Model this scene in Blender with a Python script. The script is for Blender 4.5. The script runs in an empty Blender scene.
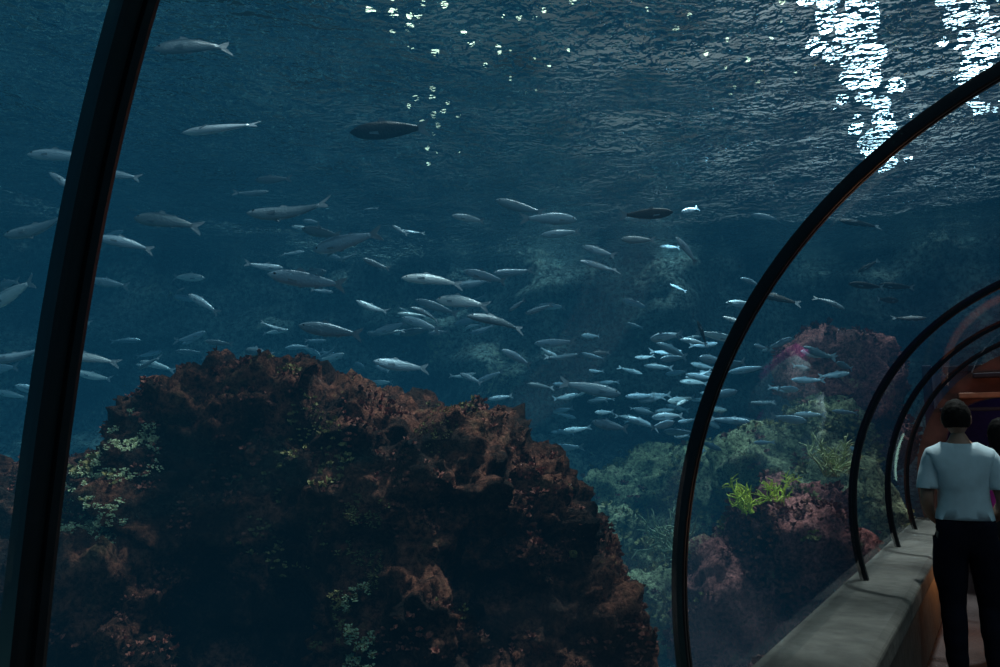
import bpy, bmesh, math, random
from math import sin, cos, pi, radians
from mathutils import Vector, noise, Matrix
random.seed(7)
sc = bpy.context.scene
sc.view_settings.view_transform = 'Standard'
sc.view_settings.look = 'None'

# ---------------------------------------------------------------- helpers
ANG = radians(33)
T = Vector((sin(ANG), cos(ANG), 0))      # tunnel axis
L = Vector((cos(ANG), -sin(ANG), 0))     # tunnel right-hand side
def W(p, q, z): return p*L + q*T + Vector((0, 0, z))
def loc(x, y): return (x*L.x + y*L.y, x*T.x + y*T.y)

def link(o, parent=None):
    sc.collection.objects.link(o)
    if parent: o.parent = parent
    return o
def empty(name, at=(0,0,0)):
    e = bpy.data.objects.new(name, None); e.location = at; e.empty_display_size=.1
    return link(e)
def mesh_obj(name, verts, faces, mat=None, smooth=True, parent=None):
    me = bpy.data.meshes.new(name); me.from_pydata([tuple(v) for v in verts], [], faces); me.update()
    if smooth: me.polygons.foreach_set('use_smooth', [True]*len(me.polygons))
    if mat: me.materials.append(mat)
    return link(bpy.data.objects.new(name, me), parent)

def newmat(name):
    m = bpy.data.materials.new(name); m.use_nodes = True
    nt = m.node_tree; nt.nodes.clear()
    out = nt.nodes.new('ShaderNodeOutputMaterial')
    return m, nt, out
def N(nt, typ, **kw):
    n = nt.nodes.new(typ)
    for k, v in kw.items():
        if k in n.inputs: n.inputs[k].default_value = v
        else: setattr(n, k, v)
    return n
def ramp(nt, stops, src):
    r = nt.nodes.new('ShaderNodeValToRGB'); cr = r.color_ramp
    while len(cr.elements) < len(stops): cr.elements.new(.5)
    for e, (p, c) in zip(cr.elements, stops):
        e.position = p; e.color = (*c, 1) if len(c) == 3 else c
    nt.links.new(src, r.inputs[0]); return r
def simple(name, col, rough=.6, metal=0, var=.15, scale=20, bump=0.0, emis=None, spec=.4):
    m, nt, out = newmat(name)
    b = N(nt, 'ShaderNodeBsdfPrincipled', Roughness=rough, Metallic=metal)
    b.inputs['Specular IOR Level'].default_value = spec
    tc = N(nt, 'ShaderNodeTexCoord'); nz = N(nt, 'ShaderNodeTexNoise', Scale=scale, Detail=4.0)
    nt.links.new(tc.outputs['Object'], nz.inputs['Vector'])
    r = ramp(nt, [(.3, tuple(c*(1-var) for c in col)), (.7, tuple(min(1, c*(1+var)) for c in col))], nz.outputs['Fac'])
    nt.links.new(r.outputs[0], b.inputs['Base Color'])
    if bump:
        bp = N(nt, 'ShaderNodeBump', Strength=bump, Distance=.02)
        nt.links.new(nz.outputs['Fac'], bp.inputs['Height']); nt.links.new(bp.outputs[0], b.inputs['Normal'])
    if emis:
        b.inputs['Emission Color'].default_value = (*emis[0], 1); b.inputs['Emission Strength'].default_value = emis[1]
    nt.links.new(b.outputs[0], out.inputs[0]); return m

# ---------------------------------------------------------------- materials
def rock_mat(name, stops, scale=1.0, patch=(.25,.24,.06), patch_lo=.62):
    m, nt, out = newmat(name)
    tc = N(nt, 'ShaderNodeTexCoord')
    n1 = N(nt, 'ShaderNodeTexNoise', Scale=3.2*scale, Detail=8.0, Roughness=.7)
    n2 = N(nt, 'ShaderNodeTexNoise', Scale=38*scale, Detail=6.0, Roughness=.75)
    n3 = N(nt, 'ShaderNodeTexNoise', Scale=1.7*scale, Detail=7.0, Roughness=.7)
    mp = N(nt, 'ShaderNodeMapping'); mp.inputs['Location'].default_value = (3.7, 1.2, 5)
    nt.links.new(tc.outputs['Object'], mp.inputs[0])
    for n in (n1, n2): nt.links.new(tc.outputs['Object'], n.inputs['Vector'])
    nt.links.new(mp.outputs[0], n3.inputs['Vector'])
    r1 = ramp(nt, stops, n1.outputs['Fac'])
    r2 = ramp(nt, [(.38, (.12,.12,.12)), (.62, (1.7,1.7,1.7))], n2.outputs['Fac'])
    mul = N(nt, 'ShaderNodeMix', data_type='RGBA', blend_type='MULTIPLY'); mul.inputs[0].default_value = 1
    nt.links.new(r1.outputs[0], mul.inputs[6]); nt.links.new(r2.outputs[0], mul.inputs[7])
    r3 = ramp(nt, [(patch_lo, (0,0,0)), (patch_lo+.06, (1,1,1))], n3.outputs['Fac'])
    r4 = ramp(nt, [(.5, (0,0,0)), (.58, (1,1,1))], n2.outputs['Fac'])
    pm = N(nt, 'ShaderNodeMath', operation='MULTIPLY')
    nt.links.new(r3.outputs[0], pm.inputs[0]); nt.links.new(r4.outputs[0], pm.inputs[1])
    mx = N(nt, 'ShaderNodeMix', data_type='RGBA')
    nt.links.new(pm.outputs[0], mx.inputs[0]); nt.links.new(mul.outputs[2], mx.inputs[6]); mx.inputs[7].default_value = (*patch, 1)
    b = N(nt, 'ShaderNodeBsdfPrincipled', Roughness=.85); b.inputs['Specular IOR Level'].default_value = .15
    bp = N(nt, 'ShaderNodeBump', Strength=1.0, Distance=.04/scale)
    nt.links.new(n2.outputs['Fac'], bp.inputs['Height'])
    nt.links.new(bp.outputs[0], b.inputs['Normal']); nt.links.new(mx.outputs[2], b.inputs['Base Color'])
    nt.links.new(b.outputs[0], out.inputs[0]); return m

M_rock = rock_mat('algae_rock', [(.36,(.010,.006,.005)), (.48,(.065,.026,.016)), (.57,(.27,.09,.055)), (.68,(.13,.07,.035))], 1.0, (.45,.42,.16), .62)
M_reef = rock_mat('reef_red', [(.3,(.14,.06,.06)), (.48,(.5,.15,.13)), (.62,(.85,.30,.27)), (.75,(.4,.38,.2))], .7, (.55,.50,.25), .60)
M_reefg = rock_mat('reef_green', [(.3,(.08,.09,.06)), (.45,(.33,.31,.16)), (.58,(.62,.56,.32)), (.7,(.6,.25,.20))], .6, (.8,.78,.42), .58)
M_wall = rock_mat('tank_wall_rock', [(.3,(.05,.08,.09)), (.5,(.25,.32,.30)), (.7,(.55,.6,.5))], .35, (.6,.6,.4), .58)
M_sand = rock_mat('seabed', [(.3,(.15,.2,.15)), (.5,(.55,.6,.5)), (.7,(.85,.85,.7))], .4, (.25,.3,.18), .57)
M_black = simple('black_rubber', (.006,.007,.009), .3, 0, .3, 30)
M_curb = simple('curb_concrete', (.065,.06,.05), .75, 0, .3, 14, .3)
M_floor = simple('tunnel_carpet', (.025,.014,.014), .9, 0, .3, 60, .4)
M_dark = simple('dark_plaster', (.03,.025,.04), .8)
M_portal = simple('portal_redbrown', (.12,.045,.035), .7, 0, .5, 5)
M_purple = simple('purple_wall', (.03,.025,.07), .8)

# acrylic: thin, clear, faintly reflective
m, nt, out = newmat('acrylic'); M_acr = m
tr = N(nt, 'ShaderNodeBsdfTransparent'); tr.inputs[0].default_value = (.95,.97,.98,1)
gl = N(nt, 'ShaderNodeBsdfGlossy', Roughness=.03)
lw = N(nt, 'ShaderNodeLayerWeight', Blend=.5)
pw = N(nt, 'ShaderNodeMath', operation='POWER'); pw.inputs[1].default_value = 4.0
ma = N(nt, 'ShaderNodeMath', operation='MULTIPLY_ADD'); ma.inputs[1].default_value = .5; ma.inputs[2].default_value = .018
nt.links.new(lw.outputs['Facing'], pw.inputs[0]); nt.links.new(pw.outputs[0], ma.inputs[0])
mx = N(nt, 'ShaderNodeMixShader')
nt.links.new(ma.outputs[0], mx.inputs[0]); nt.links.new(tr.outputs[0], mx.inputs[1]); nt.links.new(gl.outputs[0], mx.inputs[2])
nt.links.new(mx.outputs[0], out.inputs[0])

# water volume
m, nt, out = newmat('tank_water'); M_water = m
va = N(nt, 'ShaderNodeVolumeAbsorption', Density=.20); va.inputs[0].default_value = (.17,.49,.56,1)
em = N(nt, 'ShaderNodeEmission', Strength=1.0); em.inputs[0].default_value = (.0005,.0040,.0074,1)  # faint glow put into the water in place of scattered light
ad = N(nt, 'ShaderNodeAddShader')
nt.links.new(va.outputs[0], ad.inputs[0]); nt.links.new(em.outputs[0], ad.inputs[1]); nt.links.new(ad.outputs[0], out.inputs['Volume'])

# water surface: fresnel of a rippled air/water interface (totally reflecting at grazing angles from below)
m, nt, out = newmat('water_surface_mat'); M_surf = m
gl = N(nt, 'ShaderNodeBsdfGlossy', Roughness=.04); gl.inputs[0].default_value = (.85,.95,1,1)
tr = N(nt, 'ShaderNodeBsdfTransparent')
tc = N(nt, 'ShaderNodeTexCoord')
mp = N(nt, 'ShaderNodeMapping'); mp.inputs['Scale'].default_value = (.9,1.1,1)
nt.links.new(tc.outputs['Object'], mp.inputs[0])
n1 = N(nt, 'ShaderNodeTexNoise', Scale=3.2, Detail=3.0, Roughness=.5, Distortion=.6)
n2 = N(nt, 'ShaderNodeTexNoise', Scale=13.0, Detail=2.0, Roughness=.5, Distortion=.4)
nt.links.new(mp.outputs[0], n1.inputs['Vector']); nt.links.new(mp.outputs[0], n2.inputs['Vector'])
bp0 = N(nt, 'ShaderNodeBump', Strength=1.0, Distance=.09)
nt.links.new(n2.outputs['Fac'], bp0.inputs['Height'])
bp = N(nt, 'ShaderNodeBump', Strength=1.0, Distance=.17)
nt.links.new(n1.outputs['Fac'], bp.inputs['Height']); nt.links.new(bp0.outputs[0], bp.inputs['Normal']); nt.links.new(bp.outputs[0], gl.inputs['Normal'])
fr = N(nt, 'ShaderNodeFresnel', IOR=1.33); nt.links.new(bp.outputs[0], fr.inputs['Normal'])
vo = N(nt, 'ShaderNodeTexVoronoi', Scale=1.6); vo.feature = 'SMOOTH_F1'
dn = N(nt, 'ShaderNodeTexNoise', Scale=1.2, Detail=2.0)
av = N(nt, 'ShaderNodeMix', data_type='RGBA', blend_type='LINEAR_LIGHT'); av.inputs[0].default_value = .35
nt.links.new(tc.outputs['Object'], av.inputs[6]); nt.links.new(dn.outputs['Color'], av.inputs[7]); nt.links.new(av.outputs[2], vo.inputs['Vector'])
r = ramp(nt, [(.25, (.2,)*3), (.75, (1,)*3)], vo.outputs['Distance'])  # caustic-like dapple put into the transmission colour as a cell pattern
nt.links.new(r.outputs[0], tr.inputs[0])
mx = N(nt, 'ShaderNodeMixShader')
nt.links.new(fr.outputs[0], mx.inputs[0]); nt.links.new(tr.outputs[0], mx.inputs[1]); nt.links.new(gl.outputs[0], mx.inputs[2])
nt.links.new(mx.outputs[0], out.inputs[0])

# fish
def fish_mat(name, back, flank, belly, rough=.28, metal=.08, lo=.30):
    m, nt, out = newmat(name)
    tc = N(nt, 'ShaderNodeTexCoord'); sp = N(nt, 'ShaderNodeSeparateXYZ')
    nt.links.new(tc.outputs['Object'], sp.inputs[0])
    mr = N(nt, 'ShaderNodeMapRange'); mr.inputs[1].default_value = -.08; mr.inputs[2].default_value = .08
    nt.links.new(sp.outputs[2], mr.inputs[0])
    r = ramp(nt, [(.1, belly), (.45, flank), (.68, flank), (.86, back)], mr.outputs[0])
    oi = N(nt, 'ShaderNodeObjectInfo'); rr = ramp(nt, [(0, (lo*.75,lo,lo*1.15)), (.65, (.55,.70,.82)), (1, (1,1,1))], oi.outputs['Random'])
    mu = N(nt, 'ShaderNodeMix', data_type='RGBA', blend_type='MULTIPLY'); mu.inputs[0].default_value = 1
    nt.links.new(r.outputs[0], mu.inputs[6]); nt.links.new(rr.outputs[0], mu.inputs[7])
    b = N(nt, 'ShaderNodeBsdfPrincipled', Roughness=rough, Metallic=metal)
    nz = N(nt, 'ShaderNodeTexNoise', Scale=40.0, Detail=3.0); nt.links.new(tc.outputs['Object'], nz.inputs['Vector'])
    bp = N(nt, 'ShaderNodeBump', Strength=.25, Distance=.02); nt.links.new(nz.outputs['Fac'], bp.inputs['Height'])
    nt.links.new(bp.outputs[0], b.inputs['Normal'])
    nt.links.new(mu.outputs[2], b.inputs['Base Color']); nt.links.new(b.outputs[0], out.inputs[0]); return m
M_fish = fish_mat('silver_fish', (.35,.46,.52), (.93,.97,.98), (.95,.95,.95))
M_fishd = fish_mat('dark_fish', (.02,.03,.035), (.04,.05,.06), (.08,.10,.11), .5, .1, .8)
M_fin = simple('fish_fin', (.32,.40,.46), .5)
M_eye = simple('fish_eye', (.01,.01,.01), .2)

# ---------------------------------------------------------------- tunnel
QE = 12.3
def expn(q):
    t = min(1, max(0, (q-.41)/(2.15-.41))); return 3.0*(1-t) + 2.05*t
def prof(q, n=48, off=0.0, zb=.62):
    e = expn(q); a = 1.5+off; k = ((1.04-zb)/a)
    s0 = math.asin(min(.99, k**(e/2)))
    pts = []
    for i in range(n+1):
        th = pi + s0 - (pi+2*s0)*i/n
        c, s = cos(th), sin(th)
        pts.append((.7 + a*math.copysign(abs(c)**(2/e), c), 1.04 + a*math.copysign(abs(s)**(2/e), s)))
    return pts
qs = [-4+.25*i for i in range(int((10+4)/.25)+1)]
V, F = [], []
for q in qs:
    for p, z in prof(q, 64): V.append(W(p, q, z))
n = 65
for j in range(len(qs)-1):
    for i in range(n-1): F.append((j*n+i, j*n+i+1, (j+1)*n+i+1, (j+1)*n+i))
shell = mesh_obj('acrylic_tunnel_shell', V, F, M_acr)

def ring(q, sc_=1.0):
    sec = [(-.030,-.035), (-.030,.012), (-.022,.016), (-.008,.016), (-.005,.006), (.005,.006), (.008,.016), (.022,.016), (.030,.012), (.030,-.035)]
    sec = [(a*sc_, -b*sc_) for a, b in sec]
    V, F = [], []; base = prof(q, 96); m_ = len(sec)
    for i, (p, z) in enumerate(base):
        p0, z0 = base[max(0, i-1)]; p1, z1 = base[min(96, i+1)]
        t = Vector((p1-p0, z1-z0)).normalized(); nrm = Vector((-t.y, t.x))
        for a, b in sec: V.append(W(p+nrm.x*b, q+a, z+nrm.y*b))
    for i in range(96):
        for k in range(m_):
            k2 = (k+1) % m_; F.append((i*m_+k, i*m_+k2, (i+1)*m_+k2, (i+1)*m_+k))
    return mesh_obj('tunnel_arch_ring', V, F, M_black, smooth=False)
ring(.395, .56)
ring(2.19, .68)
for q in (5.3, 7.1, 8.6): ring(q, .85)

def prism(name, poly, q0, q1, mat, parent=None):
    n = len(poly); V = [W(p, q0, z) for p, z in poly] + [W(p, q1, z) for p, z in poly]
    F = [tuple(range(n))[::-1], tuple(range(n, 2*n))] + [(i, (i+1) % n, n+(i+1) % n, n+i) for i in range(n)]
    o = mesh_obj(name, V, F, mat, smooth=False, parent=parent)
    b = o.modifiers.new('b', 'BEVEL'); b.width = .012; b.segments = 2; b.limit_method='ANGLE'
    return o
prism('curb_left', [(-.86,0), (-.53,0), (-.53,.50), (-.47,.54), (-.47,.64), (-.51,.66), (-.86,.66)], -4, 10, M_curb)
prism('curb_right', [(2.26,0), (1.93,0), (1.93,.50), (1.87,.54), (1.87,.64), (1.91,.66), (2.26,.66)], -4, 10, M_curb)
prism('floor', [(-.9,-.12), (2.3,-.12), (2.3,0), (-.9,0)], -4, QE-.05, M_floor)
def portal():
    q = 10.0
    arch = prof(q, 48, .03, .0 + .05)
    V, F = [], []
    door = []
    dw, dh = 1.28, 2.0
    for i, (p, z) in enumerate(arch):
        t = i/48
        th = pi - pi*t
        c, s = cos(th), sin(th)
        door.append((.70 + dw*math.copysign(abs(c)**.35, c), max(0, dh*abs(s)**.4)))
    for thick in (0, .25):
        V += [W(p, q+thick, z) for p, z in arch]; V += [W(p, q+thick, z) for p, z in door]
    n = 49
    for i in range(48):
        F.append((i, i+1, n+i+1, n+i)); F.append((2*n+i, 3*n+i, 3*n+i+1, 2*n+i+1)); F.append((n+i, n+i+1, 3*n+i+1, 3*n+i))
    mesh_obj('wall_portal', V, F, M_portal, smooth=False)
portal()
M_trim = simple('trim_paint', (.4,.17,.10), .5)
prism('trim_1', [(-.35,1.98), (1.75,1.98), (1.75,2.04), (-.35,2.04)], 9.88, 10.0, M_trim)
prism('trim_2', [(-.2,2.2), (1.6,2.2), (1.6,2.25), (-.2,2.25)], 9.85, 10.0, M_dark)
prism('trim_3', [(-.55,1.84), (1.95,1.84), (1.95,1.88), (-.55,1.88)], 9.93, 10.0, M_dark)
prism('wall_back', [(-.7,0), (2.1,0), (2.1,2.4), (-.7,2.4)], QE-.2, QE-.1, M_purple)
prism('wall_left', [(-.72,0), (-.62,0), (-.62,2.4), (-.72,2.4)], 10.3, QE-.2, M_purple)
prism('wall_right', [(2.0,0), (2.1,0), (2.1,2.4), (2.0,2.4)], 10.3, QE-.2, M_purple)
prism('ceiling', [(-.5,2.3), (1.9,2.3), (1.9,2.38), (-.5,2.38)], 10.3, QE-.2, M_dark)
prism('wall_rear', [(-.9,0), (2.3,0), (2.3,2.7), (-.9,2.7)], -4.1, -4, M_dark)
prism('lit_display_panel', [(-.60,.9), (-.36,.9), (-.36,1.35), (-.60,1.35)], QE-.26, QE-.21, simple('display_glow', (.6,.8,.7), .5, emis=((.5,.9,.75), 1.2)))

# ---------------------------------------------------------------- water body with a dry cavity for the tunnel
bm = bmesh.new()
bmesh.ops.create_cube(bm, size=1, matrix=Matrix.Translation((-1, 4.5, 1.4)) @ Matrix.Diagonal((30, 24, 6.8, 1)))
bmesh.ops.recalc_face_normals(bm, faces=bm.faces[:])
b2 = bmesh.new(); rows = []
for q in [-4.2] + [-4+.5*i for i in range(32)] + [QE]:
    if rows and q <= rows[-1][0] : continue
    if q > QE: continue
    pr = prof(max(-4, q), 40, .05)
    pr = [(pr[0][0], -.3)] + pr + [(pr[-1][0], -.3)]
    rows.append((q, [b2.verts.new(W(p, q, z)) for p, z in pr]))
k = len(rows[0][1])
for j in range(len(rows)-1):
    for i in range(k):
        i2 = (i+1) % k; b2.faces.new((rows[j][1][i], rows[j][1][i2], rows[j+1][1][i2], rows[j+1][1][i]))
b2.faces.new(rows[0][1][::-1]); b2.faces.new(rows[-1][1])
bmesh.ops.recalc_face_normals(b2, faces=b2.faces[:]); bmesh.ops.reverse_faces(b2, faces=b2.faces[:])
tmp = bpy.data.meshes.new('tmp'); b2.to_mesh(tmp); bm.from_mesh(tmp)
me = bpy.data.meshes.new('tank_water'); bm.to_mesh(me); me.materials.append(M_water)
link(bpy.data.objects.new('tank_water', me))

def grid(name, x0, x1, y0, y1, step, f, mat, parent=None):
    nx = int((x1-x0)/step)+1; ny = int((y1-y0)/step)+1
    V = [f(x0+i*step, y0+j*step) for j in range(ny) for i in range(nx)]
    F = [(j*nx+i, j*nx+i+1, (j+1)*nx+i+1, (j+1)*nx+i) for j in range(ny-1) for i in range(nx-1)]
    return mesh_obj(name, V, F, mat, parent=parent)
SURF = 4.5
grid('water_surface', -15.5, 13.5, -7, 16, .12,
     lambda x, y: (x, y, SURF + .10*noise.noise(Vector((x*.8, y*1.1, 0))) + .035*noise.noise(Vector((x*2.3, y*3.2, 4)))), M_surf)

# ---------------------------------------------------------------- seabed and tank wall
def bedz(x, y):
    p, q = loc(x, y)
    h = -.75 + .35*noise.fractal(Vector((x*.35, y*.35, 1)), 1, 2, 5) + .16*abs(noise.fractal(Vector((x*1.4, y*1.4, 2)), 1, 2, 4))
    h += .9*max(0, min(1, (y-8)/5))
    if -2.2 < p < 3.6: 
        k = min(1, max(0, (-1.2-p)/1.0)) if p < .7 else min(1, max(0, (p-2.6)/1.0))
        h = (h*k + -.85*(1-k))
    return h
grid('seabed', -15, 13, -6.5, 15.5, .14, lambda x, y: (x, y, bedz(x, y)), M_sand)
V, F = [], []; na, nz_ = 260, 60
for j in range(nz_+1):
    for i in range(na+1):
        az = radians(-100 + 215*i/na); z = -1.5 + 6.6*j/nz_
        d = Vector((sin(az), cos(az), 0)); P = d*13 + Vector((0,0,z))
        r_ = 13 + .2*z + 1.3*noise.fractal(P*.28, 1, 2, 6) + .35*noise.fractal(P*Vector((1,1,1))*1.2, 1, 2, 4)
        V.append(Vector((sin(az)*r_, cos(az)*r_*.92, z)))
for j in range(nz_):
    for i in range(na): F.append((j*(na+1)+i, j*(na+1)+i+1, (j+1)*(na+1)+i+1, (j+1)*(na+1)+i))
mesh_obj('wall_tank', V, F, M_wall)

# ---------------------------------------------------------------- rocks
def blob(c, r, e=2.6, seg=28):
    V, F = [], []
    for j in range(seg+1):
        ph = -pi/2 + pi*j/seg
        for i in range(seg*2):
            th = pi*i/seg; d = Vector((cos(ph)*cos(th), cos(ph)*sin(th), sin(ph)))
            s = (abs(d.x)**e + abs(d.y)**e + abs(d.z)**e)**(-1/e); d *= s
            V.append(Vector((c[0]+d.x*r[0], c[1]+d.y*r[1], c[2]+d.z*r[2])))
    n = seg*2
    for j in range(seg):
        for i in range(n): F.append((j*n+i, j*n+(i+1) % n, (j+1)*n+(i+1) % n, (j+1)*n+i))
    return V, F
def rock(name, blobs, mat, voxel=.03, amp=.12, fr=1.6, tuft=0, tuft_mats=None, tsize=.03, fine=.25, crusts=()):
    V, F = [], []
    for c, r in blobs:
        v, f = blob(c, r); o = len(V); V += v; F += [tuple(o+i for i in q) for q in f]
    ob = mesh_obj(name+'_src', V, F)
    md = ob.modifiers.new('r', 'REMESH'); md.mode = 'VOXEL'; md.voxel_size = voxel
    dg = bpy.context.evaluated_depsgraph_get(); me = bpy.data.meshes.new_from_object(ob.evaluated_get(dg))
    bpy.data.objects.remove(ob)
    nr = [v.normal.copy() for v in me.vertices]
    for v, nn in zip(me.vertices, nr):
        P = v.co
        d = amp*noise.fractal(P*fr, .9, 2.1, 3) - amp*.5*abs(noise.noise(P*fr*2.1+Vector((9,0,0)))) + amp*fine*noise.fractal(P*fr*6, .6, 2.1, 4)
        v.co = P + nn*d
    me.update(); me.materials.clear(); me.materials.append(mat)
    me.polygons.foreach_set('use_smooth', [True]*len(me.polygons))
    me.name = name
    if tuft:
        TV, TF, TM = [], [], []
        polys = [(p.center.copy(), p.normal.copy()) for p in me.polygons if p.normal.z > -.3]
        def add(c, nn, hgt, mi):
            for b in range(6):
                a = random.uniform(0, 2*pi); t = Vector((cos(a), sin(a), 0)); t -= nn*t.dot(nn)
                s = t.cross(nn)*hgt*.28; tip = c + nn*hgt*random.uniform(.5, 1.1) + t*hgt*random.uniform(.3, .9)
                mid = (c+tip)/2 + nn*hgt*.2
                o = len(TV); TV.extend([c-s*.5, c+s*.5, mid+s, mid-s, tip]); TF.extend([(o, o+1, o+2, o+3), (o+3, o+2, o+4)]); TM.extend([mi, mi])
        for _ in range(tuft):
            c, nn = random.choice(polys)
            dens = noise.noise(c*2.5)
            if dens < -.1 or noise.noise(c*7) < -.1: continue
            add(c, nn, tsize*random.uniform(.4, 1.5)*(1+dens), 1 + (0 if noise.noise(c*1.9+Vector((5,5,5))) < .34 else 1))
        for cc, rr, cnt_, mi in crusts:
            near_ = [(c, nn) for c, nn in polys if ((c-Vector(cc))*Vector((1.2,.5,.6))).length < rr*(1+.9*noise.noise(c*6)) and noise.noise(c*11) > -.05]
            for _ in range(cnt_ if near_ else 0):
                c, nn = random.choice(near_)
                c = c + Vector([random.uniform(-.012, .012) for _ in range(3)])
                add(c, nn, tsize*random.uniform(.3, .65), mi)
        bm = bmesh.new(); bm.from_mesh(me)
        tmp = bpy.data.meshes.new('t'); tmp.from_pydata(TV, [], TF); tmp.update()
        for i, p in enumerate(tmp.polygons): p.material_index = TM[i]
        bm.from_mesh(tmp); bm.to_mesh(me); bm.free()
        for t in tuft_mats: me.materials.append(t)
    return link(bpy.data.objects.new(name, me))
M_t1 = simple('red_algae', (.26,.075,.05), .8, 0, .7, 7)
M_t2 = simple('yellow_algae', (.28,.22,.08), .8, 0, .5, 9)
M_t3 = simple('pale_crust', (.80,.85,.52), .8, 0, .3, 12)
rock('foreground_rock', [((-1.2,3.6,1.0),(.62,.65,.88)), ((-.62,3.6,.9),(.8,.7,.86)), ((-.05,3.6,.62),(.5,.5,.86)), ((.2,3.55,.35),(.45,.5,.75)),
     ((-2.0,3.6,.6),(.85,.65,.85)), ((-.7,3.6,.0),(1.4,.85,.9)), ((-.42,3.0,.65),(.42,.3,.42)), ((-1.6,3.05,.55),(.5,.35,.6)), ((-2.9,3.8,.1),(.8,.7,1.0)), ((-.6,3.5,-.6),(1.8,.9,.5))],
     M_rock, .025, .17, 1.7, 46000, [M_t1, M_t2, M_t3], .016, .45,
     [((-1.5,3.0,1.35), .15, 2600, 3), ((-1.75,3.1,1.3), .1, 300, 2), ((-.52,2.75,1.0), .18, 1300, 2), ((-.50,2.7,.88), .12, 900, 3), ((.28,3.1,1.0), .12, 500, 2), ((-.25,3.2,1.6), .1, 250, 2)])
rock('reef_rock', [((2.55,6.9,.3),(.6,.55,.75)), ((2.1,6.9,-.1),(.6,.5,.7)), ((2.9,7.6,.2),(.5,.5,1.0))], M_reef, .05, .22, 1.5, 5000, [M_t1, M_t2], .04)
rock('reef_rock', [((1.85,5.0,-.35),(.45,.4,.5)), ((1.5,5.3,-.5),(.5,.4,.4))], M_reef, .04, .15, 2, 4000, [M_t1, M_t1], .03)
rock('reef_rock', [((4.0,9.3,1.0),(.6,.7,1.0)), ((3.7,9.2,.0),(.9,.8,1.1)), ((3.3,9.6,1.1),(.6,.6,.55))], M_reefg, .06, .3, 1.1, 4000, [M_t2, M_t1], .05)
rock('reef_rock', [((4.35,9.9,2.35),(.75,.6,.5)), ((4.6,10.2,1.5),(.6,.5,1.0))], M_reef, .06, .28, 1.1, 3000, [M_t1, M_t1], .05)
rock('reef_rock', [((3.0,10.5,.6),(.9,.7,.8)), ((2.0,11,.4),(.9,.7,.9)), ((1.2,10.0,.1),(.7,.6,.7))], M_reefg, .07, .35, 1.0, 3000, [M_t2, M_t1], .05)
rock('reef_rock', [((1.5,8.2,-.3),(.5,.45,.5)), ((1.0,7.4,-.6),(.35,.35,.35)), ((1.9,8.9,-.1),(.45,.4,.6))], M_reefg, .05, .2, 1.6, 2500, [M_t2, M_t1], .04)
rock('reef_rock', [((-3,12,.8),(2.2,.8,1.1)), ((-6,11,.5),(1.8,.8,1.2)), ((.3,12,.9),(1.2,.7,.9))], M_wall, .1, .4, .8)

# corals
def coral(name, at, size, col, nb=16):
    cu = bpy.data.curves.new(name, 'CURVE'); cu.dimensions = '3D'; cu.bevel_depth = size*.035; cu.bevel_resolution = 1
    def branch(p, d, ln, rad, lv):
        pts = [p]; 
        for i in range(4):
            d = (d + Vector([random.uniform(-.3, .3) for _ in range(3)])).normalized(); p = p + d*ln/4; pts.append(p)
            if lv and random.random() < .75: branch(p.copy(), (d+Vector([random.uniform(-.9, .9) for _ in range(3)])).normalized(), ln*.6, rad*.75, lv-1)
        s = cu.splines.new('POLY'); s.points.add(len(pts)-1)
        for i, q in enumerate(pts): s.points[i].co = (*q, 1); s.points[i].radius = rad*(1-.15*i)
    for _ in range(nb):
        branch(Vector((random.uniform(-.2,.2)*size, random.uniform(-.2,.2)*size, 0)), Vector((random.uniform(-1,1), random.uniform(-.6,.6), random.uniform(.4,1.2))).normalized(), size*random.uniform(.4,.8), 1, 2)
    o = bpy.data.objects.new(name, cu); o.location = at; cu.materials.append(simple(name+'_mat', col, .7)); link(o)
coral('branching_coral', (2.05,6.45,.92), .30, (1.0,1.0,.10), 11)
coral('branching_coral', (2.35,6.6,1.0), .24, (.9,.95,.12), 8)
coral('branching_coral', (2.95,6.9,1.2), .38, (.50,.52,.25), 12)
coral('branching_coral', (1.75,7.6,.4), .45, (.35,.40,.25), 9)

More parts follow.
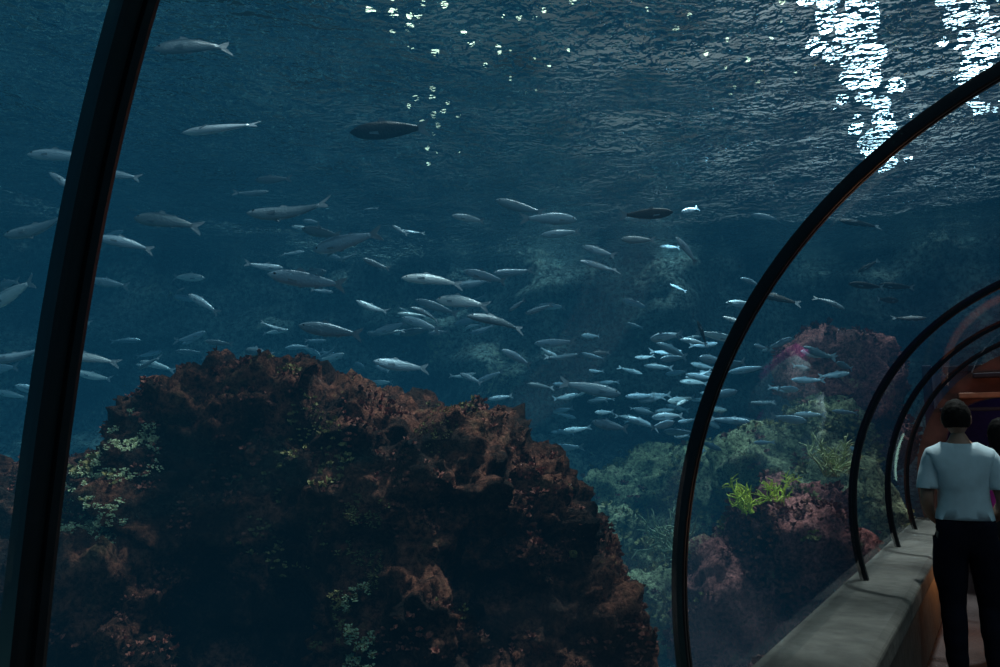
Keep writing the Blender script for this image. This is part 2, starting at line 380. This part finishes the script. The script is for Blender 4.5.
# ---------------------------------------------------------------- fish
def fish_mesh(name, bend, mat):
    NS, NR = 24, 14; V, F, MI = [], [], []
    def by(x): return bend*((x-.35)**2)*(1 if x > .35 else .5)
    def hh(s):
        return .076*(max(0, math.sin(pi*min(1, s/.90)**.76))**.95) + .016*min(1, s*9)
    for j in range(NS+1):
        s = .86*j/NS; h = max(.003, hh(s)*(1 if j else .15)); w = h*.6*(1-.35*s)
        for i in range(NR):
            a = 2*pi*i/NR; V.append((s, by(s)+w*cos(a), h*sin(a)*(1.05 if sin(a) < 0 else .95)))
    for j in range(NS):
        for i in range(NR): F.append((j*NR+i, j*NR+(i+1) % NR, (j+1)*NR+(i+1) % NR, (j+1)*NR+i)); MI.append(0)
    F.append(tuple(range(NR))); MI.append(0); F.append(tuple(NS*NR+i for i in range(NR))[::-1]); MI.append(0)
    def fin(pts, dy=0):
        o = len(V)
        for k_ in (-.002, .002):
            for x, z, *yy in pts: V.append((x, by(x)+k_+(yy[0] if yy else 0), z))
        n = len(pts); F.append(tuple(o+i for i in range(n))); F.append(tuple(o+n+i for i in range(n))[::-1]); MI.extend([1,1])
        for i in range(n): F.append((o+i, o+(i+1) % n, o+n+(i+1) % n, o+n+i)); MI.append(1)
    fin([(.82,.018),(.90,.055),(1.0,.10),(.985,.06),(.93,0),(.82,0)])
    fin([(.82,-.018),(.82,0),(.93,0),(.985,-.06),(1.0,-.10),(.90,-.055)])
    fin([(.34,.07),(.38,.125),(.44,.11),(.50,.06)])
    fin([(.56,.05),(.60,.085),(.66,.06),(.72,.02)])
    fin([(.58,-.05),(.62,-.09),(.68,-.06),(.73,-.02)])
    fin([(.36,-.07),(.42,-.11),(.47,-.095),(.45,-.065)])
    for sg in (-1, 1): fin([(.24,-.02,sg*.040),(.36,-.03,sg*.078),(.37,-.06,sg*.073),(.25,-.04,sg*.040)])
    for sg in (-1, 1):
        c = Vector((.085, by(.085)+sg*.026, .016)); o = len(V); r_ = .013
        V.extend([c+Vector((r_*cos(a), sg*.006, r_*sin(a))) for a in [2*pi*i/10 for i in range(10)]]); V.append(c+Vector((0, sg*.010, 0)))
        for i in range(10): F.append((o+i, o+(i+1) % 10, o+10)); MI.append(2)
    me = bpy.data.meshes.new(name); me.from_pydata([tuple(v) for v in V], [], F); me.update()
    for v in me.vertices: v.co.x -= .5
    bm = bmesh.new(); bm.from_mesh(me); bmesh.ops.recalc_face_normals(bm, faces=bm.faces[:]); bm.to_mesh(me); bm.free()
    me.polygons.foreach_set('use_smooth', [mi == 0 for mi in MI]); me.polygons.foreach_set('material_index', MI)
    for t in (mat, M_fin, M_eye): me.materials.append(t)
    return me
FM = [fish_mesh('fish_mesh_a', 0, M_fish), fish_mesh('fish_mesh_b', .35, M_fish), fish_mesh('fish_mesh_c', -.35, M_fish)]
FD = [fish_mesh('fish_mesh_d', .1, M_fishd)]
school = empty('fish_school')
cnt = 0
def fish(x, y, z, ln, tilt=0, head='L', yaw=0, dark=False):
    global cnt; cnt += 1
    o = bpy.data.objects.new('silver_fish_%d' % cnt, random.choice(FD if dark else FM))
    o.scale = (ln, ln, ln*random.uniform(1.0, 1.3)); o.location = (x, y, z)
    rz = yaw if head == 'L' else pi+yaw
    roll = random.uniform(-.25, .85)*(-1 if head == 'L' else 1)
    o.rotation_euler = (roll, radians(tilt), rz)
    link(o, school)
near = [(-1.54,4,3.21,.45,0,'L'), (-1.72,4,3.70,.42,-10,'L'), (-2.41,4,3.06,.38,5,'L'), (-2.36,4,2.89,.25,30,'L'), (-2.49,4,2.64,.44,-3,'L'), (-2.12,4.2,2.62,.30,5,'L'),
 (-1.81,4,2.69,.38,10,'L'), (-1.14,4,2.73,.48,2,'L'), (-.84,4,2.57,.41,-12,'L'), (-.21,5,3.0,.24,-5,'L'), (.34,5,3.0,.40,4,'R'), (.93,5,2.85,.24,0,'L'),
 (1.26,5,2.78,.24,40,'L'), (-.81,6,3.2,.16,30,'L'), (-1.03,4,2.36,.42,4,'L'), (-.83,5,2.68,.2,30,'L'), (-.45,5,2.58,.42,5,'L'), (-.1,5,2.6,.3,20,'L'),
 (.1,6,2.85,.34,0,'L'), (-.26,5,2.43,.38,8,'L'), (-.02,4.5,2.22,.37,4,'L'), (.11,5,2.4,.14,-30,'L'), (-1.01,4.5,2.16,.38,10,'L'), (-.65,5,2.0,.38,5,'L'),
 (-1.02,6,2.56,.3,20,'L'), (-.64,6,2.44,.36,15,'L'), (.71,6,1.92,.5,-5,'R'), (.86,6,1.63,.34,12,'L'), (.8,6,2.2,.16,0,'L'), (.44,6,2.28,.34,0,'L'),
 (-1.2,5,2.9,.3,10,'L'), (2.9,6.6,2.72,.28,-25,'R'), (1.87,6,2.46,.2,20,'L'), (-2.86,4.5,2.0,.4,-5,'L'), (-2.45,4.5,2.0,.36,0,'L'), (-3.0,4.6,2.4,.4,-20,'L'), (-1.7,5.5,3.45,.3,0,'L'),
 (-2.2,4.2,3.02,.3,10,'L'), (2.1,7,.45,.2,-60,'L'), (2.55,6.0,.35,.1,60,'L')]
for f in near: fish(f[0], f[1], f[2], f[3]*1.0, f[4]+random.gauss(0,4), f[5], random.uniform(-.45, .45))
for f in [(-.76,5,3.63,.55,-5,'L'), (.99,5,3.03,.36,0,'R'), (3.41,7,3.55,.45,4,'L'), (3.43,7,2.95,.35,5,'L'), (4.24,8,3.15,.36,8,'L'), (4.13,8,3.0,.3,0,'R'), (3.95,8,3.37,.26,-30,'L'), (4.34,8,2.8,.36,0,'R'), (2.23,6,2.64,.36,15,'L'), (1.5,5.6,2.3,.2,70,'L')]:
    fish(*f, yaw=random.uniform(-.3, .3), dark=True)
k = 0
while k < 100:
    y = random.uniform(7.5, 11.5); x = random.gauss(2.8, 1.5); z = random.gauss(2.1, .45)
    p, q = loc(x, y)
    if p > -1.3 or x < .2 or z < 1.2: continue
    fish(x, y, z, random.uniform(.24, .42), random.gauss(0, 10), random.choice('LLLR'), random.uniform(-.7, .7)); k += 1
k = 0
while k < 100:
    y = random.uniform(5, 10); x = random.uniform(-5.2, .8); z = random.gauss(2.45, .46)
    if z < 1.7 or z > 3.6: continue
    fish(x, y, z, random.uniform(.22, .40), random.gauss(0, 12), random.choice('LLLR'), random.uniform(-.8, .8)); k += 1
k = 0
while k < 16:
    y = random.uniform(6, 9); x = random.uniform(-4.8, 3.0); z = random.uniform(3.2, 4.1)
    fish(x, y, z, random.uniform(.2, .34), random.gauss(0, 12), random.choice('LLR'), random.uniform(-.7, .7)); k += 1

# ---------------------------------------------------------------- people
def skinned(name, verts, edges, radii, root, parent, lv=2):
    me = bpy.data.meshes.new(name); me.from_pydata(verts, edges, [])
    o = link(bpy.data.objects.new(name, me))
    md = o.modifiers.new('s', 'SKIN')
    sv = me.skin_vertices[0].data
    for i, r_ in enumerate(radii):
        sv[i].radius = r_ if isinstance(r_, tuple) else (r_, r_); sv[i].use_root = (i == root)
    s = o.modifiers.new('ss', 'SUBSURF'); s.levels = lv; s.render_levels = lv
    dg = bpy.context.evaluated_depsgraph_get(); m2 = bpy.data.meshes.new_from_object(o.evaluated_get(dg)); m2.name = name
    bpy.data.objects.remove(o)
    m2.polygons.foreach_set('use_smooth', [True]*len(m2.polygons))
    return link(bpy.data.objects.new(name, m2), parent)

def person(name, at, face, shirt, pants, skin, hair, ht=1.75, longhair=False, slim=1.0, turn=0):
    root = empty(name, at); root.rotation_euler = (0, 0, face); root.scale = (ht/1.75,)*3
    V = [(0,0,.94),(0,-.01,1.10),(0,-.01,1.27),(0,-.005,1.40),(0,0,1.49),(0,.015,1.57)]
    E = [(0,1),(1,2),(2,3),(3,4),(4,5)]
    R = [(.155*slim,.115),(.145*slim,.10),(.17*slim,.115),(.125*slim,.09),(.055,.055),(.050,.055)]
    for sg in (-1, 1):
        o = len(V)
        V += [(sg*.165*slim,-.005,1.395),(sg*.215*slim,-.02,1.27),(sg*.245*slim,-.05,1.13),(sg*.215*slim,.07,1.04),(sg*.17*slim,.19,.98)]
        R += [(.06,.06),(.050,.052),(.041,.041),(.040,.037),(.026,.023)]
        E += [(3,o),(o,o+1),(o+1,o+2),(o+2,o+3),(o+3,o+4)]
        o = len(V)
        V += [(sg*.095,0,.86),(sg*.105,.01,.68),(sg*.10,.02,.49),(sg*.105,-.01,.32),(sg*.105,-.03,.09),(sg*.115,.05,.05),(sg*.125,.15,.035)]
        R += [(.10,.105),(.085,.09),(.062,.062),(.06,.062),(.042,.042),(.042,.042),(.035,.03)]
        E += [(0,o)]+[(o+i,o+i+1) for i in range(6)]
    body = skinned('body', V, E, R, 0, root)
    me = body.data
    bm = bmesh.new(); bm.from_mesh(me)
    for zz in (.09, 1.02, 1.2, 1.475):
        bmesh.ops.bisect_plane(bm, geom=bm.verts[:]+bm.edges[:]+bm.faces[:], plane_co=(0,0,zz), plane_no=(0,0,1))
    bm.to_mesh(me); bm.free()
    for t in (skin, shirt, pants, M_shoe): me.materials.append(t)
    for p in me.polygons:
        c = p.center; ax = abs(c.x)
        fore = (c.y > .115 and c.z < 1.15) or (ax > .175*slim and .9 < c.z < 1.2)
        if c.z < .09: mi = 3
        elif c.z < 1.02 and not fore: mi = 2
        elif c.z < 1.475 and not fore: mi = 1
        else: mi = 0
        p.material_index = mi
    for nm, idx, off in (('shirt', 1, .014), ('trousers', 2, .008)):
        bm = bmesh.new(); bm.from_mesh(me)
        bmesh.ops.delete(bm, geom=[f for f in bm.faces if f.material_index != idx], context='FACES')
        bm.normal_update()
        for v in bm.verts:
            c = v.co; fold = .008*noise.noise(Vector((c.x*9, c.y*9, c.z*14)))
            v.co = c + v.normal*(off+fold)
            if idx == 1 and v.co.z < 1.03 : v.co.z = 1.012
        m2 = bpy.data.meshes.new(nm); bm.to_mesh(m2); bm.free()
        for t in (skin, shirt, pants, M_shoe): m2.materials.append(t)
        so = link(bpy.data.objects.new(nm, m2), root); sm = so.modifiers.new('s', 'SOLIDIFY'); sm.thickness = .006; sm.offset = 1
    for sg in (-1, 1):
        w = Vector((sg*.17*slim, .19, .98)); d = Vector((-sg*.35, .9, -.25)).normalized(); up = Vector((0, .25, 1)).normalized()
        V2 = [w-d*.02, w+d*.03, w+d*.08]; R2 = [(.024,.022), (.03,.018), (.034,.016)]; E2 = [(0,1),(1,2)]
        ho = skinned('hand_%s' % ('l' if sg < 0 else 'r'), V2, E2, R2, 1, root); ho.data.materials.append(skin)
        for fi in range(5):
            if fi < 4:
                b = w+d*.07+up*(.027-.018*fi); ln = (.075,.083,.078,.06)[fi]; dd = d
                curl = Vector((-sg*.8, -.1, -.2))
            else:
                b = w+d*.035+up*.02; ln = .06; dd = (d*.7+up*.7).normalized(); curl = d*.3
            pts = [b]
            for s_ in (.4, .33, .27):
                pts.append(pts[-1]+dd*ln*s_); dd = (dd+curl*.35).normalized()
            fo = skinned('finger', pts, [(0,1),(1,2),(2,3)], [.009,.0085,.008,.0065], 0, root, 1); fo.data.materials.append(skin)
    hd = empty('head'); hd.parent = root; hd.location = (0, .02, 1.64); hd.rotation_euler = (0, 0, turn)
    bm = bmesh.new(); bmesh.ops.create_uvsphere(bm, u_segments=40, v_segments=28, radius=1)
    for v in bm.verts:
        x, y, z = v.co
        X, Y, Z = x*.075, y*.095, z*.115
        if z < 0: X *= 1-.28*(-z)**1.2; Y *= 1-.12*(-z)
        if y > 0:
            Y -= .008*math.exp(-((z-.02)/.12)**2)*math.exp(-((abs(x)-.4)/.18)**2)
            Y += .026*math.exp(-((z+.22)/.13)**2)*math.exp(-(x/.14)**2) + .014*math.exp(-((z-.0)/.2)**2)*math.exp(-(x/.1)**2)
            Y += .008*math.exp(-((z+.52)/.06)**2)*math.exp(-(x/.3)**2)
            Y += .010*math.exp(-((z+.85)/.15)**2)*math.exp(-(x/.4)**2)
        v.co = (X, Y, Z)
    m2 = bpy.data.meshes.new('face'); bm.to_mesh(m2); bm.free(); m2.materials.append(skin)
    m2.polygons.foreach_set('use_smooth', [True]*len(m2.polygons)); link(bpy.data.objects.new('face', m2), hd)
    for sg in (-1, 1):
        bm = bmesh.new(); bmesh.ops.create_uvsphere(bm, u_segments=14, v_segments=10, radius=1)
        for v in bm.verts:
            x, y, z = v.co; v.co = (sg*.077 + x*.009 + sg*.006*(-y), -.005+y*.019-.004*z, -.005+z*.032)
        m2 = bpy.data.meshes.new('ear'); bm.to_mesh(m2); bm.free(); m2.materials.append(skin); link(bpy.data.objects.new('ear', m2), hd)
        bm = bmesh.new(); bmesh.ops.create_uvsphere(bm, u_segments=12, v_segments=8, radius=.011, matrix=Matrix.Translation((sg*.03, .080, .004)))
        m2 = bpy.data.meshes.new('eye'); bm.to_mesh(m2); bm.free(); m2.materials.append(M_eye); link(bpy.data.objects.new('eye', m2), hd)
    bm = bmesh.new(); bmesh.ops.create_uvsphere(bm, u_segments=48, v_segments=32, radius=1)
    low = -1.0 if longhair else -.55
    dele = []
    for v in bm.verts:
        x, y, z = v.co
        lim = low if y < .05 else (-.1 + y*.9 if y < .5 else .42)
        if z < lim: dele.append(v); continue
        nn = .05*noise.noise(Vector((x*5, y*5, z*5)))
        s_ = 1.07+nn
        X, Y, Z = x*.079*s_, y*.098*s_, z*.117*s_
        if z < 0: X *= 1-.18*(-z); 
        if longhair and z < -.1: Z -= .12*(-z-.1); Y -= .01
        v.co = (X, Y-.002, Z+.002)
    bmesh.ops.delete(bm, geom=dele, context='VERTS')
    m2 = bpy.data.meshes.new('hair'); bm.to_mesh(m2); bm.free(); m2.materials.append(hair)
    m2.polygons.foreach_set('use_smooth', [True]*len(m2.polygons)); link(bpy.data.objects.new('hair', m2), hd)
    return root
M_shoe = simple('shoe_leather', (.02,.02,.02), .5)
M_skin = simple('skin', (.30,.16,.11), .6, 0, .08)
M_hair = simple('dark_hair', (.010,.008,.007), .8, 0, .4, 40, .4, spec=.1)
person('man_in_white_shirt', W(-.225, 5.75, 0), -ANG+.15, simple('white_shirt', (.45,.56,.60), .85, 0, .06), simple('navy_trousers', (.006,.007,.014), .9, spec=.1), M_skin, M_hair, 1.76, turn=-.25, slim=.86)
person('woman_in_magenta_top', W(.00, 6.6, 0), -ANG-.3, simple('magenta_top', (.8,.04,.36), .8), simple('black_trousers', (.012,.012,.015), .8), M_skin, M_hair, 1.66, True, .88)

# ---------------------------------------------------------------- above the water: glowing discs added and spread to form lamp glints
M_glint = simple('lamp_glint_bright', (1,1,1), .5, emis=((.84,.92,1.0), 32))
M_glint2 = simple('lamp_glint_dim', (1,1,1), .5, emis=((.85,.84,.55), 6))
for m in (M_glint, M_glint2): m.cycles.emission_sampling = 'NONE'
def glint_discs(name, items, mat):
    V, F = [], []
    for az, z, r_ in items:
        a = radians(az); c = Vector((sin(a)*20, cos(a)*20, z)); s = Vector((cos(a), -sin(a), 0)); u = Vector((0,0,1)); o = len(V); e = Vector((sin(a), cos(a), 0))*.12
        for k_ in range(14): V.append(c+(s*cos(2*pi*k_/14)+u*sin(2*pi*k_/14))*r_)
        for k_ in range(14): V.append(c+e+(s*cos(2*pi*k_/14)+u*sin(2*pi*k_/14))*r_*.6)
        F.append(tuple(o+i for i in range(14))); F.append(tuple(o+14+i for i in range(14))[::-1])
        for i in range(14): F.append((o+i, o+(i+1) % 14, o+14+(i+1) % 14, o+14+i))
    return mesh_obj(name, V, F, mat, smooth=False)
def cluster(az, z0, z1, n, spread, rmax, slope=0):
    out = []
    for _ in range(n):
        t = random.random(); z = z0+(z1-z0)*t
        out.append((az + slope*t + random.gauss(0, spread*(.5+.6*t)), z, random.uniform(.06, rmax)*(.35+.65*t)))
    return out
glint_discs('lamp_glints', cluster(27.8, 8.0, 14.8, 170, 1.2, .40, -3.2) + cluster(33.6, 9.0, 14.8, 150, 1.1, .40, -.8), M_glint)
glint_discs('lamp_glints', cluster(-5, 9.0, 14.5, 36, 2.2, .18, -2.5) + cluster(20, 10.5, 14.5, 24, 4, .16) + cluster(2, 11, 14.5, 22, 3, .14), M_glint2)

# ---------------------------------------------------------------- light
w = bpy.data.worlds.new('hall_air'); sc.world = w; w.use_nodes = True
nt = w.node_tree; bg = nt.nodes['Background']
tc = N(nt, 'ShaderNodeTexCoord'); dp = N(nt, 'ShaderNodeVectorMath', operation='DOT_PRODUCT')
dd = Vector((.46,.80,.42)).normalized(); dp.inputs[1].default_value = dd
nt.links.new(tc.outputs['Generated'], dp.inputs[0])
r = ramp(nt, [(.70, (.02,.06,.075)), (.90, (.13,.17,.18)), (.97, (.42,.41,.40)), (1.0, (1.1,1.05,1.05))], dp.outputs['Value'])
nt.links.new(r.outputs[0], bg.inputs[0]); bg.inputs[1].default_value = 1.0
def light(name, typ, at, rot, en, col, **kw):
    l = bpy.data.lights.new(name, typ); l.energy = en; l.color = col
    for k, v in kw.items(): setattr(l, k, v)
    o = bpy.data.objects.new(name, l); o.location = at; o.rotation_euler = rot; link(o); return o
light('skylight_sun', 'SUN', (0,0,12), (radians(-14), radians(14), 0), 10, (1,.98,.94), angle=.06)
light('flank_fill', 'SUN', (0,-2,12), (radians(38), radians(10), 0), 2.3, (.85,.97,1), angle=.8)  # added soft fill from the camera side, brightens the fish flanks
light('reef_fill_spot', 'SPOT', (2.2, 8.4, 4.3), (radians(8),0,0), 260, (.85,.97,1), spot_size=1.9, spot_blend=.8, shadow_soft_size=.05)  # added underwater fill without a fixture, brightens reef floor and nearby fish
light('tunnel_lamp', 'POINT', W(.9, 9.0, 2.0), (0,0,0), 9, (1,.42,.18), shadow_soft_size=.1)
light('tunnel_lamp', 'POINT', W(-.28, 7.4, .45), (0,0,0), 4, (1,.38,.12), shadow_soft_size=.05)
light('tunnel_lamp', 'POINT', W(.7, 11.3, 2.0), (0,0,0), 4, (.4,.3,1), shadow_soft_size=.1)

# ---------------------------------------------------------------- camera
cd = bpy.data.cameras.new('camera'); cd.sensor_width = 36; cd.lens = 36*.763; cd.clip_start = .02
co = bpy.data.objects.new('camera', cd); co.location = (0,0,1.5); co.rotation_euler = (radians(90+8.1), 0, 0); link(co)
sc.camera = co
